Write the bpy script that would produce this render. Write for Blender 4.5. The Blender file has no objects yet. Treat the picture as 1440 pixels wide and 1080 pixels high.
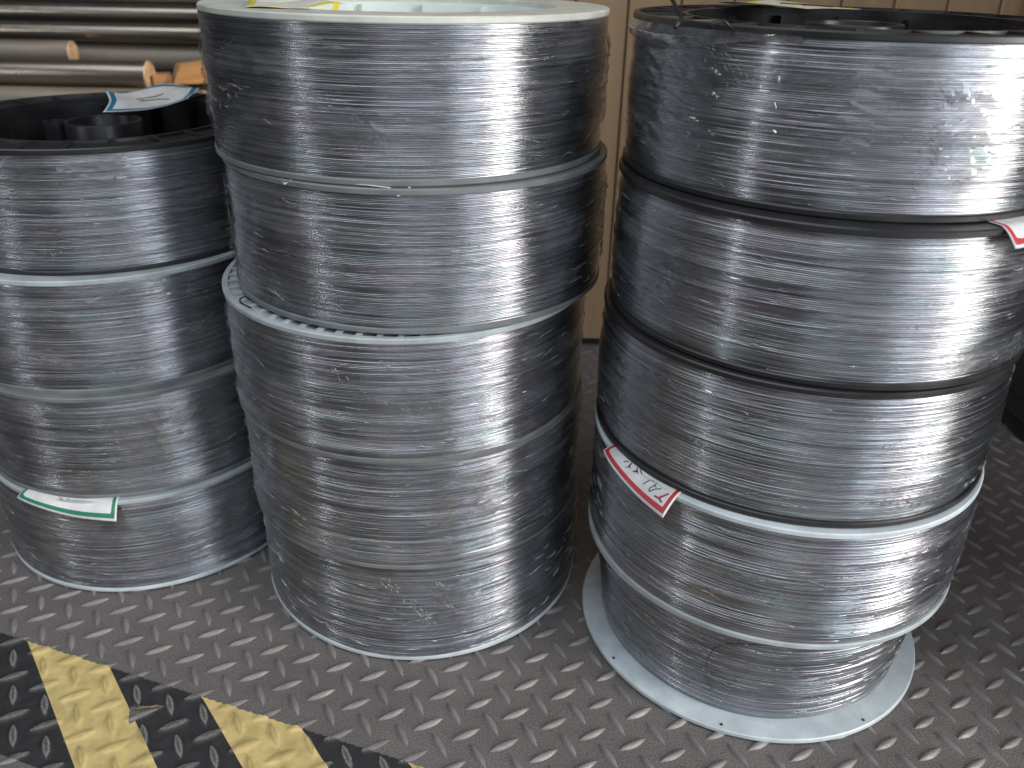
import bpy, math, random
import numpy as np
from mathutils import Vector
PI = math.pi
R = math.radians
random.seed(11)
rng = np.random.default_rng(11)
scene = bpy.context.scene
COL = scene.collection

# ------------------------------------------------------------------ camera
cam_d = bpy.data.cameras.new('camera')
cam = bpy.data.objects.new('camera', cam_d)
COL.objects.link(cam)
scene.camera = cam
cam_d.sensor_width = 36.0
cam_d.lens = 1181.8 / 1440 * 36
cam_d.shift_x = (720 - 713.43) / 1440
cam_d.shift_y = (512.01 - 540) / 1440
cam_d.clip_start = .01
cam_d.clip_end = 50
PITCH, ROLL, CAMH = .4521289, .0200693, .5433144
cam.location = (0, 0, CAMH)
from mathutils import Matrix
cam.matrix_world = (Matrix.Translation((0, 0, CAMH)) @ Matrix.Rotation(PI / 2 - PITCH, 4, 'X')
                    @ Matrix.Rotation(ROLL, 4, 'Z'))
cam_d.dof.use_dof = True
cam_d.dof.focus_distance = .60
cam_d.dof.aperture_fstop = 7.5

# ------------------------------------------------------------------ world and lamps (a workshop lit through its doors, plus added fill lamps)
w = bpy.data.worlds.new("World")
scene.world = w
w.use_nodes = True
w.node_tree.nodes['Background'].inputs[0].default_value = (.80, .88, 1.0, 1)
w.node_tree.nodes['Background'].inputs[1].default_value = .028
scene.view_settings.view_transform = 'Standard'
scene.view_settings.look = 'None'
scene.view_settings.exposure = 0.0
scene.view_settings.gamma = 1.0


def area(name, loc, target, sx, sy, radiance, col, shape='RECTANGLE'):
    d = bpy.data.lights.new(name, 'AREA')
    d.shape = shape
    d.size, d.size_y = sx, sy
    d.energy = radiance * PI * sx * sy
    d.color = col
    o = bpy.data.objects.new(name, d)
    COL.objects.link(o)
    o.location = loc
    o.rotation_euler = (Vector(target) - Vector(loc)).to_track_quat('-Z', 'Y').to_euler()
    return o


area('doorway_light', (2.64, -.95, 1.10), (0, .65, .3), 1.0, 1.9, 15.0, (1, .96, .90))
area('yard_light', (1.95, -1.85, 1.3), (0, .6, .2), .95, 2.0, 5.0, (.88, .93, 1.0))
area('front_fill_light', (.35, -2.6, 1.0), (0, .6, .2), 2.4, 1.7, 1.0, (.88, .94, 1.0))  # added fill, lifts the dark band in the middle of the drums
area('overhead_fill_light', (-.80, -.15, 2.6), (-.5, .2, 0), 3.0, 2.0, 1.9, (.92, .955, 1.0), 'ELLIPSE')  # added overhead fill, brightens the floor and the wires' mid-tones
area('side_window_light', (-2.6, -1.2, 1.2), (0, .6, .3), .07, 1.3, 24.0, (.95, .97, 1.0))
sp = bpy.data.lights.new('low_sunbeam', 'SPOT')
sp.energy = 60
sp.spot_size = R(11)
sp.spot_blend = .25
sp.color = (1, .64, .34)
sp.shadow_soft_size = .01
spo = bpy.data.objects.new('low_sunbeam', sp)
COL.objects.link(spo)
spo.location = (.55, 1.52, .80)
spo.rotation_euler = (Vector((-.60, 1.50, .35)) - Vector(spo.location)).to_track_quat('-Z', 'Y').to_euler()


# ------------------------------------------------------------------ materials
def mat(name):
    m = bpy.data.materials.new(name)
    m.use_nodes = True
    nt = m.node_tree
    return m, nt, nt.nodes['Principled BSDF']


def N(nt, t, **kw):
    n = nt.nodes.new(t)
    for k, v in kw.items():
        setattr(n, k, v)
    return n


def noise(nt, vec, scale, detail=3, rough=.55):
    n = N(nt, 'ShaderNodeTexNoise')
    n.inputs['Scale'].default_value = scale
    n.inputs['Detail'].default_value = detail
    n.inputs['Roughness'].default_value = rough
    if vec is not None:
        nt.links.new(vec, n.inputs['Vector'])
    return n


def ramp(nt, fac, stops):
    n = N(nt, 'ShaderNodeValToRGB')
    els = n.color_ramp.elements
    while len(els) < len(stops):
        els.new(.5)
    for e, (p, c) in zip(els, stops):
        e.position = p
        e.color = (*c, 1) if len(c) == 3 else c
    nt.links.new(fac, n.inputs[0])
    return n


def mapping(nt, src, scale):
    n = N(nt, 'ShaderNodeMapping')
    n.inputs['Scale'].default_value = scale
    nt.links.new(src, n.inputs[0])
    return n


def simple(name, col, rough, var=.15, scale=30, bump=0, bscale=200, metal=0, stretch=(1, 1, 1), spec=.5):
    m, nt, b = mat(name)
    tc = N(nt, 'ShaderNodeTexCoord')
    mp = mapping(nt, tc.outputs['Object'], stretch)
    n = noise(nt, mp.outputs[0], scale, 5)
    lo = tuple(c * (1 - var) for c in col)
    hi = tuple(min(1, c * (1 + var)) for c in col)
    r = ramp(nt, n.outputs[0], [(.3, lo), (.7, hi)])
    nt.links.new(r.outputs[0], b.inputs['Base Color'])
    r2 = ramp(nt, n.outputs[0], [(.3, (rough * .8,) * 3), (.7, (min(1, rough * 1.2),) * 3)])
    nt.links.new(r2.outputs[0], b.inputs['Roughness'])
    b.inputs['Metallic'].default_value = metal
    b.inputs['Specular IOR Level'].default_value = spec
    if bump:
        n2 = noise(nt, mp.outputs[0], bscale, 3)
        bp = N(nt, 'ShaderNodeBump')
        bp.inputs['Strength'].default_value = bump
        bp.inputs['Distance'].default_value = .001
        nt.links.new(n2.outputs[0], bp.inputs['Height'])
        nt.links.new(bp.outputs[0], b.inputs['Normal'])
    return m


def lozenge_material():
    m, nt, b = mat('worn tread ridge')
    geo = N(nt, 'ShaderNodeNewGeometry')
    n = noise(nt, geo.outputs['Position'], 26, 5, .65)
    r = ramp(nt, n.outputs[0], [(.30, (.155, .143, .140)), (.52, (.22, .204, .199)), (.75, (.28, .262, .255))])
    nt.links.new(r.outputs[0], b.inputs['Base Color'])
    r2 = ramp(nt, n.outputs[0], [(.3, (.52,) * 3), (.7, (.28,) * 3)])
    nt.links.new(r2.outputs[0], b.inputs['Roughness'])
    n2 = noise(nt, geo.outputs['Position'], 700, 3, .6)
    bp = N(nt, 'ShaderNodeBump')
    bp.inputs['Strength'].default_value = .45
    bp.inputs['Distance'].default_value = .0006
    nt.links.new(n2.outputs[0], bp.inputs['Height'])
    nt.links.new(bp.outputs[0], b.inputs['Normal'])
    return m


def wire_material():
    m, nt, b = mat('shrink wrapped bright wire')
    tc = N(nt, 'ShaderNodeTexCoord')
    info = N(nt, 'ShaderNodeObjectInfo')
    # cylindrical coordinates: (angle * r, 0, z)
    sep = N(nt, 'ShaderNodeSeparateXYZ')
    nt.links.new(tc.outputs['Object'], sep.inputs[0])
    at = N(nt, 'ShaderNodeMath', operation='ARCTAN2')
    nt.links.new(sep.outputs[0], at.inputs[0])
    neg = N(nt, 'ShaderNodeMath', operation='MULTIPLY')
    neg.inputs[1].default_value = -1
    nt.links.new(sep.outputs[1], neg.inputs[0])
    nt.links.new(neg.outputs[0], at.inputs[1])
    arc = N(nt, 'ShaderNodeMath', operation='MULTIPLY')
    arc.inputs[1].default_value = .147
    nt.links.new(at.outputs[0], arc.inputs[0])
    rnd = N(nt, 'ShaderNodeMath', operation='MULTIPLY')
    rnd.inputs[1].default_value = 7.3
    nt.links.new(info.outputs['Random'], rnd.inputs[0])
    cyl = N(nt, 'ShaderNodeCombineXYZ')
    nt.links.new(arc.outputs[0], cyl.inputs[0])
    nt.links.new(sep.outputs[2], cyl.inputs[1])
    nt.links.new(rnd.outputs[0], cyl.inputs[2])
    # wire tone: bands that run along the windings
    mp = mapping(nt, cyl.outputs[0], (2.2, 420, 1))
    n1 = noise(nt, mp.outputs[0], 1.0, 4, .7)
    r1 = ramp(nt, n1.outputs[0], [(.30, (.135, .142, .162)), (.5, (.325, .338, .372)), (.72, (.54, .55, .58))])
    mpt = mapping(nt, cyl.outputs[0], (26, 60, 3))
    ntn = noise(nt, mpt.outputs[0], 1.0, 3, .6)
    rt = ramp(nt, ntn.outputs[0], [(.30, (.86, 1.0, .95)), (.45, (1, 1, 1)), (.57, (1, 1, 1)), (.68, (1.0, .91, .965))])  # iridescent pink and green sheen of the film, put into the wire colour
    mxt = N(nt, 'ShaderNodeMix', data_type='RGBA', blend_type='MULTIPLY')
    mxt.inputs[0].default_value = 1
    nt.links.new(r1.outputs[0], mxt.inputs[6])
    nt.links.new(rt.outputs[0], mxt.inputs[7])
    nt.links.new(mxt.outputs[2], b.inputs['Base Color'])
    mpc = mapping(nt, cyl.outputs[0], (16, 34, 5))
    ncl = noise(nt, mpc.outputs[0], 1.0, 6, .65)
    rc = ramp(nt, ncl.outputs[0], [(.48, (.93,) * 3), (.70, (.58,) * 3)])
    nt.links.new(rc.outputs[0], b.inputs['Metallic'])
    mp2 = mapping(nt, cyl.outputs[0], (14, 700, 1))
    n2 = noise(nt, mp2.outputs[0], 1.0, 3, .6)
    r2 = ramp(nt, n2.outputs[0], [(.3, (.12,) * 3), (.7, (.30,) * 3)])
    nt.links.new(r2.outputs[0], b.inputs['Roughness'])
    # film: clear glossy coat whose normal follows the drum, wrinkled
    vm = N(nt, 'ShaderNodeVectorMath', operation='MULTIPLY')
    vm.inputs[1].default_value = (1, 1, 0)
    nt.links.new(tc.outputs['Object'], vm.inputs[0])
    vn = N(nt, 'ShaderNodeVectorMath', operation='NORMALIZE')
    nt.links.new(vm.outputs[0], vn.inputs[0])
    vt = N(nt, 'ShaderNodeVectorTransform', vector_type='NORMAL', convert_from='OBJECT', convert_to='WORLD')
    nt.links.new(vn.outputs[0], vt.inputs[0])
    vn2 = N(nt, 'ShaderNodeVectorMath', operation='NORMALIZE')
    nt.links.new(vt.outputs[0], vn2.inputs[0])
    mp3 = mapping(nt, cyl.outputs[0], (20, 210, 1))
    n3 = noise(nt, mp3.outputs[0], 1.0, 5, .65)
    n3.inputs['Distortion'].default_value = .8
    bp = N(nt, 'ShaderNodeBump')
    bp.inputs['Strength'].default_value = .55
    bp.inputs['Distance'].default_value = .0022
    mpd = N(nt, 'ShaderNodeMapping')
    mpd.inputs['Rotation'].default_value = (0, 0, R(32))
    mpd.inputs['Scale'].default_value = (14, 190, 1)
    nt.links.new(cyl.outputs[0], mpd.inputs[0])
    nd = noise(nt, mpd.outputs[0], 1.0, 3, .6)
    add = N(nt, 'ShaderNodeMath', operation='MULTIPLY_ADD')
    add.inputs[1].default_value = .45
    nt.links.new(nd.outputs[0], add.inputs[0])
    nt.links.new(n3.outputs[0], add.inputs[2])
    nt.links.new(add.outputs[0], bp.inputs['Height'])
    nt.links.new(vn2.outputs[0], bp.inputs['Normal'])
    b.inputs['Coat Weight'].default_value = .9
    b.inputs['Coat IOR'].default_value = 1.6
    b.inputs['Coat Roughness'].default_value = .06
    nt.links.new(bp.outputs[0], b.inputs['Coat Normal'])
    # fine unevenness of the wires themselves
    mp4 = mapping(nt, cyl.outputs[0], (16, 2600, 1))
    n4 = noise(nt, mp4.outputs[0], 1.0, 2, .5)
    bp2 = N(nt, 'ShaderNodeBump')
    bp2.inputs['Strength'].default_value = .35
    bp2.inputs['Distance'].default_value = .0003
    nt.links.new(n4.outputs[0], bp2.inputs['Height'])
    nt.links.new(bp2.outputs[0], b.inputs['Normal'])
    return m


def film_material(name, fac, rough, white):
    m = bpy.data.materials.new(name)
    m.use_nodes = True
    nt = m.node_tree
    nt.nodes.clear()
    out = N(nt, 'ShaderNodeOutputMaterial')
    tr = N(nt, 'ShaderNodeBsdfTransparent')
    gl = N(nt, 'ShaderNodeBsdfPrincipled')
    gl.inputs['Base Color'].default_value = (white, white, white * 1.03, 1)
    gl.inputs['Roughness'].default_value = rough
    gl.inputs['IOR'].default_value = 1.7
    gl.inputs['Specular IOR Level'].default_value = 1.0
    tc = N(nt, 'ShaderNodeTexCoord')
    n = noise(nt, tc.outputs['Object'], 260, 3)
    bp = N(nt, 'ShaderNodeBump')
    bp.inputs['Strength'].default_value = .8
    bp.inputs['Distance'].default_value = .002
    nt.links.new(n.outputs[0], bp.inputs['Height'])
    nt.links.new(bp.outputs[0], gl.inputs['Normal'])
    r = ramp(nt, n.outputs[0], [(.35, (fac * .4,) * 3), (.7, (min(1, fac * 1.6),) * 3)])
    mx = N(nt, 'ShaderNodeMixShader')
    nt.links.new(r.outputs[0], mx.inputs[0])
    nt.links.new(tr.outputs[0], mx.inputs[1])
    nt.links.new(gl.outputs[0], mx.inputs[2])
    nt.links.new(mx.outputs[0], out.inputs[0])
    return m


def paper_material(name, border, w0, w1, paper=(.80, .80, .80)):
    """white paper tag with a printed border line, from the tag's own UVs (in mm)"""
    m, nt, b = mat(name)
    uv = N(nt, 'ShaderNodeUVMap')
    uv.uv_map = 'border'
    sep = N(nt, 'ShaderNodeSeparateXYZ')
    nt.links.new(uv.outputs[0], sep.inputs[0])   # x = distance to the paper's edge in mm
    r = ramp(nt, sep.outputs[0], [(0, paper), (w0 / 20, border), (w1 / 20, paper)])
    r.color_ramp.interpolation = 'CONSTANT'
    dv = N(nt, 'ShaderNodeMath', operation='DIVIDE')
    dv.inputs[1].default_value = 20
    nt.links.new(sep.outputs[0], dv.inputs[0])
    nt.links.new(dv.outputs[0], r.inputs[0])
    tc = N(nt, 'ShaderNodeTexCoord')
    n = noise(nt, tc.outputs['Object'], 60, 5)
    r2 = ramp(nt, n.outputs[0], [(.3, (.78, .78, .78)), (.6, (1, 1, 1))])
    mx = N(nt, 'ShaderNodeMix', data_type='RGBA', blend_type='MULTIPLY')
    mx.inputs[0].default_value = 1
    nt.links.new(r.outputs[0], mx.inputs[6])
    nt.links.new(r2.outputs[0], mx.inputs[7])
    nt.links.new(mx.outputs[2], b.inputs['Base Color'])
    b.inputs['Roughness'].default_value = .45
    return m


def tape_material(name, col, worn, amount):
    m, nt, b = mat(name)
    tc = N(nt, 'ShaderNodeTexCoord')
    a = N(nt, 'ShaderNodeAttribute', attribute_name='wear')
    n = noise(nt, tc.outputs['Object'], 55, 6, .65)
    n2 = noise(nt, tc.outputs['Object'], 600, 3, .6)
    r = ramp(nt, n.outputs[0], [(.3, tuple(c * .68 for c in col)), (.55, col), (.8, tuple(min(1, c * 1.22) for c in col))])
    mul = N(nt, 'ShaderNodeMath', operation='MULTIPLY')
    nt.links.new(a.outputs['Fac'], mul.inputs[0])
    rr = ramp(nt, n2.outputs[0], [(.30, (.35,) * 3), (.6, (1, 1, 1))])
    nt.links.new(rr.outputs[0], mul.inputs[1])
    mul2 = N(nt, 'ShaderNodeMath', operation='MULTIPLY')
    mul2.inputs[1].default_value = amount
    mul2.use_clamp = True
    nt.links.new(mul.outputs[0], mul2.inputs[0])
    mx = N(nt, 'ShaderNodeMix', data_type='RGBA')
    nt.links.new(mul2.outputs[0], mx.inputs[0])
    nt.links.new(r.outputs[0], mx.inputs[6])
    mx.inputs[7].default_value = (*worn, 1)
    nt.links.new(mx.outputs[2], b.inputs['Base Color'])
    b.inputs['Roughness'].default_value = .52
    bp = N(nt, 'ShaderNodeBump')
    bp.inputs['Strength'].default_value = .25
    bp.inputs['Distance'].default_value = .0008
    n3 = noise(nt, tc.outputs['Object'], 140, 3, .6)
    nt.links.new(n3.outputs[0], bp.inputs['Height'])
    nt.links.new(bp.outputs[0], b.inputs['Normal'])
    return m


def floor_material():
    m, nt, b = mat('grey tread plate')
    tc = N(nt, 'ShaderNodeTexCoord')
    geo = N(nt, 'ShaderNodeNewGeometry')
    n = noise(nt, geo.outputs['Position'], 9, 6, .6)
    nf = noise(nt, geo.outputs['Position'], 800, 2, .5)
    r = ramp(nt, n.outputs[0], [(.3, (.145, .132, .128)), (.7, (.205, .187, .181))])
    rf = ramp(nt, nf.outputs[0], [(.35, (.60,) * 3), (.7, (1.28,) * 3)])
    mx = N(nt, 'ShaderNodeMix', data_type='RGBA', blend_type='MULTIPLY')
    mx.inputs[0].default_value = 1
    nt.links.new(r.outputs[0], mx.inputs[6])
    nt.links.new(rf.outputs[0], mx.inputs[7])
    nt.links.new(mx.outputs[2], b.inputs['Base Color'])
    b.inputs['Roughness'].default_value = .5
    bp = N(nt, 'ShaderNodeBump')
    bp.inputs['Strength'].default_value = .9
    bp.inputs['Distance'].default_value = .0006
    nb = noise(nt, geo.outputs['Position'], 750, 2, .5)
    nt.links.new(nb.outputs[0], bp.inputs['Height'])
    nt.links.new(bp.outputs[0], b.inputs['Normal'])
    return m


M_WIRE = wire_material()
M_FILM = film_material('clear film folds', .55, .10, .35)
M_FILM2 = film_material('bunched clear film', .75, .12, .6)
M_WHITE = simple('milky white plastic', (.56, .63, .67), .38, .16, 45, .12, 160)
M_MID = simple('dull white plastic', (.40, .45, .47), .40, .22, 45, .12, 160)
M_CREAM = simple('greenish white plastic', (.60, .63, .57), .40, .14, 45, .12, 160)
M_PALE = simple('lit white plastic', (.78, .84, .81), .38, .08, 45, .10, 160)  # hollow interior lit from above: that brightness is put into the colour
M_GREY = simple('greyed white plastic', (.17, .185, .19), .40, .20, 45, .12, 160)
M_BLACK = simple('black plastic', (.022, .022, .024), .36, .25, 50, .10, 120)
M_FLOOR = floor_material()
M_LOZ = lozenge_material()
M_TAPE_B = tape_material('black floor tape', (.032, .032, .035), (.32, .32, .29), 1.0)
M_TAPE_Y = tape_material('yellow floor tape', (.68, .53, .22), (.36, .27, .11), .9)
M_BAR = simple('bare steel bar', (.30, .265, .225), .24, .3, 12, .15, 60, .85, (.25, 4, 4))
M_BAR_DULL = simple('dull steel bar', (.29, .255, .215), .5, .3, 16, .2, 60, .3, (.3, 3, 3))
M_CUT = simple('sawn steel face', (.52, .47, .40), .5, .35, 60, .2, 300, .3)
M_WOOD = simple('raw wood', (.55, .33, .15), .7, .22, 14, .3, 60, 0, (1, 8, 8))
M_PANEL = simple('tan wall board', (.52, .345, .20), .6, .10, 7, .12, 50, 0, (9, 9, .5))
M_DARK = simple('dark wall paint', (.055, .055, .058), .7, .3, 4)
M_CAB = simple('dark grey steel', (.030, .031, .038), .45, .2, 12, .05, 90)
M_RACK = simple('rack paint', (.06, .07, .08), .5, .2, 15)
M_BLUE = simple('blue plastic', (.03, .16, .45), .4, .15, 20)
M_INK = simple('black ink', (.02, .02, .025), .5)
M_REDINK = simple('red ink', (.30, .02, .04), .5)
M_TIE = simple('black tie wire', (.03, .03, .03), .4, metal=.6)
M_YMARK = simple('yellow marker', (.80, .70, .02), .5)
M_TAG_RED = paper_material('red bordered tag', (.55, .05, .06), 1.6, 5.0)
M_TAG_GREEN = paper_material('green bordered tag', (.02, .22, .12), 1.4, 4.4)
M_TAG_BLUE = paper_material('blue bordered tag', (.03, .20, .36), 1.6, 6.0)
M_TAG_YEL = paper_material('yellow bordered tag', (.72, .68, .06), .4, 7.0)


# ------------------------------------------------------------------ mesh helpers
def mesh_np(name, V, F, m, parent=None, smooth=True, mats=None, fm=None):
    """V (n,3), F (k,3|4) or list of such arrays"""
    V = np.asarray(V, dtype=np.float32)
    me = bpy.data.meshes.new(name)
    if isinstance(F, np.ndarray) and F.ndim == 2:
        nq, c = F.shape
        me.vertices.add(len(V))
        me.vertices.foreach_set('co', V.ravel())
        me.loops.add(nq * c)
        me.loops.foreach_set('vertex_index', F.astype(np.int32).ravel())
        me.polygons.add(nq)
        me.polygons.foreach_set('loop_start', np.arange(0, nq * c, c, dtype=np.int32))
        me.polygons.foreach_set('loop_total', np.full(nq, c, dtype=np.int32))
        me.update(calc_edges=True)
    else:
        me.from_pydata([tuple(v) for v in V], [], [tuple(f) for f in F])
    me.polygons.foreach_set('use_smooth', [bool(smooth)] * len(me.polygons))
    for mm in (mats or [m]):
        me.materials.append(mm)
    if fm is not None:
        me.polygons.foreach_set('material_index', fm)
    me.validate()
    me.update()
    o = bpy.data.objects.new(name, me)
    COL.objects.link(o)
    if parent:
        o.parent = parent
    return o


def link(name, me, parent=None):
    o = bpy.data.objects.new(name, me)
    COL.objects.link(o)
    if parent:
        o.parent = parent
    return o


class MB:
    def __init__(s):
        s.v, s.f = [], []

    def add(s, vs, fs):
        n = len(s.v)
        s.v += [tuple(v) for v in vs]
        s.f += [tuple(i + n for i in f) for f in fs]

    def box(s, x0, x1, y0, y1, z0, z1, xf=None):
        vs = [(x, y, z) for z in (z0, z1) for y in (y0, y1) for x in (x0, x1)]
        if xf:
            vs = [xf(v) for v in vs]
        s.add(vs, [(0, 2, 3, 1), (4, 5, 7, 6), (0, 1, 5, 4), (2, 6, 7, 3), (0, 4, 6, 2), (1, 3, 7, 5)])

    def lathe(s, prof, seg=96, closed=False):
        n = len(prof)
        vs = []
        for k in range(seg):
            a = 2 * PI * k / seg
            for r, z in prof:
                vs.append((r * math.sin(a), -r * math.cos(a), z))
        fs = []
        for k in range(seg):
            k2 = (k + 1) % seg
            for i in range(n if closed else n - 1):
                j = (i + 1) % n
                fs.append((k * n + i, k2 * n + i, k2 * n + j, k * n + j))
        s.add(vs, fs)

    def tube(s, pts, rad, seg=6):
        pts = [Vector(p) for p in pts]
        base = len(s.v)
        up = Vector((0.13, .21, 1)).normalized()
        for i, p in enumerate(pts):
            t = (pts[min(i + 1, len(pts) - 1)] - pts[max(i - 1, 0)]).normalized()
            a = t.cross(up)
            if a.length < 1e-4:
                a = t.cross(Vector((1, 0, 0)))
            a.normalize()
            b = a.cross(t)
            for k in range(seg):
                an = 2 * PI * k / seg
                s.v.append(tuple(p + (a * math.cos(an) + b * math.sin(an)) * rad))
        for i in range(len(pts) - 1):
            for k in range(seg):
                k2 = (k + 1) % seg
                s.f.append((base + i * seg + k, base + i * seg + k2, base + (i + 1) * seg + k2, base + (i + 1) * seg + k))
        s.f.append(tuple(base + k for k in range(seg))[::-1])
        s.f.append(tuple(base + (len(pts) - 1) * seg + k for k in range(seg)))

    def mesh(s, name, m, smooth=False, auto=None):
        me = bpy.data.meshes.new(name)
        me.from_pydata(s.v, [], s.f)
        me.materials.append(m)
        me.polygons.foreach_set('use_smooth', [smooth or auto is not None] * len(me.polygons))
        me.update()
        if auto is not None:
            me.set_sharp_from_angle(angle=R(auto))
        return me

    def obj(s, name, m, parent=None, smooth=False, auto=None):
        return link(name, s.mesh(name, m, smooth, auto), parent)


def empty(name, loc, rz=0, label=None, cat=None, group=None):
    o = bpy.data.objects.new(name, None)
    o.empty_display_size = .05
    COL.objects.link(o)
    o.location = loc
    o.rotation_euler = (0, 0, rz)
    tag(o, label, cat, group)
    return o


def tag(o, label=None, cat=None, group=None, kind=None):
    if label:
        o['label'] = label
    if cat:
        o['category'] = cat
    if group:
        o['group'] = group
    if kind:
        o['kind'] = kind


# ------------------------------------------------------------------ floor: tread plate with raised lozenges
P0 = np.array([.00060574, .54945904])
LU = .03119351 * np.array([math.cos(-.29301814), math.sin(-.29301814)])
LV = np.array([LU[1], -LU[0]])
LI = np.linalg.inv(np.array([LU, LV]).T)
ANG = {0: R(29.0), 1: R(-61.8)}
HL, HW, HH = .0126, .0034, .0026

floor = MB()
floor.add([(-3, -2.5, 0), (3.5, -2.5, 0), (3.5, 3.2, 0), (-3, 3.2, 0)], [(0, 1, 2, 3)])
floor = floor.obj('floor', M_FLOOR)
tag(floor, kind='structure')


def loz_verts():
    nl, nw = 10, 5
    V = []
    for i in range(nl + 1):
        t = -1 + 2 * i / nl
        hw = max(HW * (1 - abs(t) ** 2.1), .0001)
        for j in range(nw):
            q = -1 + 2 * j / (nw - 1)
            z = HH * (1 - t ** 4) * (1 - abs(q) ** 1.7)
            if j in (0, nw - 1):
                z = -.0004
            V.append((HL * t, hw * q, z))
    F = []
    for i in range(nl):
        for j in range(nw - 1):
            a = i * nw + j
            F.append((a, a + nw, a + nw + 1, a + 1))
    return np.array(V), np.array(F)


LZV, LZF = loz_verts()
loz_me = bpy.data.meshes.new('tread_ridge')
loz_me.from_pydata([tuple(v) for v in LZV], [], [tuple(f) for f in LZF])
loz_me.polygons.foreach_set('use_smooth', [True] * len(loz_me.polygons))
loz_me.materials.append(M_LOZ)

SPOOLS = {
    'M': [(-.080, .683), (-.0825, .676), (-.0850, .6716), (-.0745, .6785), (-.0795, .682)],
    'R': [(.2215, .603), (.2235, .600), (.2245, .6055), (.2288, .608), (.2325, .622)],
    'L': [(-.368, .760), (-.3700, .765), (-.3755, .773), (-.3740, .786)],
}
PITCHZ = {'M': .1018, 'R': .1018, 'L': .1008}
CYL = [(c, .15, PITCHZ[s] * len(v)) for s, v in SPOOLS.items() for c in (v[0], v[-1])]

EDGE0 = np.array([-.4412, .5574])
EDGED = np.array([.3765, -.1249]) / np.hypot(.3765, .1249)
EDGEN = np.array([EDGED[1], -EDGED[0]]) * 1.0        # pointing to the lower edge
if EDGEN[1] > 0:
    EDGEN = -EDGEN
TAPEW = .0955


def on_tape(q):
    d = (q - EDGE0) @ EDGEN
    return -.006 < d < TAPEW + .006


def visible(q):
    """rough: inside the picture and not behind a stack"""
    O = np.array([0, 0, CAMH])
    d = np.array([q[0], q[1], 0]) - O
    F = np.array([0, math.cos(PITCH), -math.sin(PITCH)])
    U = np.array([0, math.sin(PITCH), math.cos(PITCH)])
    Rt = np.array([1., 0, 0])
    cr, sr = math.cos(ROLL), math.sin(ROLL)
    Rt, U = cr * Rt + sr * U, -sr * Rt + cr * U
    f = d @ F
    if f < .05:
        return False
    px, py = 713.4 + 1181.8 * (d @ Rt) / f, 512 - 1181.8 * (d @ U) / f
    if not (-25 < px < 1465 and py < 1105):
        return False
    for c, r, h in CYL:
        for t in np.linspace(0, 1, 60):
            p = O + d * t
            if p[2] < h and np.hypot(p[0] - c[0], p[1] - c[1]) < r:
                return False
    return True


cand = []
for i in range(-60, 60):
    for j in range(-60, 60):
        for k in (0, 1):
            q = P0 + LU * (i + k * .5) + LV * (j + k * .5)
            if -1.15 < q[0] < 1.3 and .02 < q[1] < 1.19:
                cand.append((q, k))
vis = [(np.hypot(q[0], q[1]), n) for n, (q, k) in enumerate(cand) if visible(q)]
vis.sort()
near = set(n for _, n in vis[:300])
farV, farF = [], []
for n, (q, k) in enumerate(cand):
    a = ANG[k] + rng.normal(0, .015)
    if n in near:
        o = link('tread_ridge', loz_me, floor)
        o.location = (q[0], q[1], 0)
        o.rotation_euler = (0, 0, a)
        s = 1 + rng.normal(0, .02)
        o.scale = (s, s, .5 if on_tape(q) else 1)
    else:
        c, s = math.cos(a), math.sin(a)
        Vr = LZV.copy()
        Vr[:, 0], Vr[:, 1] = LZV[:, 0] * c - LZV[:, 1] * s + q[0], LZV[:, 0] * s + LZV[:, 1] * c + q[1]
        if on_tape(q):
            Vr[:, 2] *= .5
        farF.append(LZF + len(farV) * len(LZV))
        farV.append(Vr)
o = mesh_np('tread_ridges', np.concatenate(farV), np.concatenate(farF), M_LOZ, floor)
tag(o, kind='stuff')


def loz_height(XY, widen=1.0):
    """raised height and a 0..1 ridge mask of the tread pattern at many points"""
    out = np.zeros(len(XY))
    q = (XY - P0) @ LI.T
    for k in (0, 1):
        c = np.round(q - .5 * k) + .5 * k
        d = XY - (P0 + c @ np.array([LU, LV]))
        ca, sa = math.cos(ANG[k]), math.sin(ANG[k])
        l = (d[:, 0] * ca + d[:, 1] * sa) / (HL * (1 + .1 * (widen - 1)))
        ww = (-d[:, 0] * sa + d[:, 1] * ca)
        hw = HW * widen * np.clip(1 - np.abs(l) ** 2.1, 1e-4, 1)
        qq = np.clip(np.abs(ww) / hw, 0, 1)
        h = np.where(np.abs(l) < 1, (1 - l ** 4) * (1 - qq ** 1.5), 0)
        out = np.maximum(out, h)
    return out


# ------------------------------------------------------------------ hazard tape on the floor
tape = empty('hazard_tape', (-.35, .50, 0), 0, 'black and yellow striped hazard tape stuck on the grey tread floor, worn and torn', 'floor tape')
TO = np.array([-.35, .50])
SD = np.array([.626, -.780])                 # direction of the stripe edges


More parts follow.
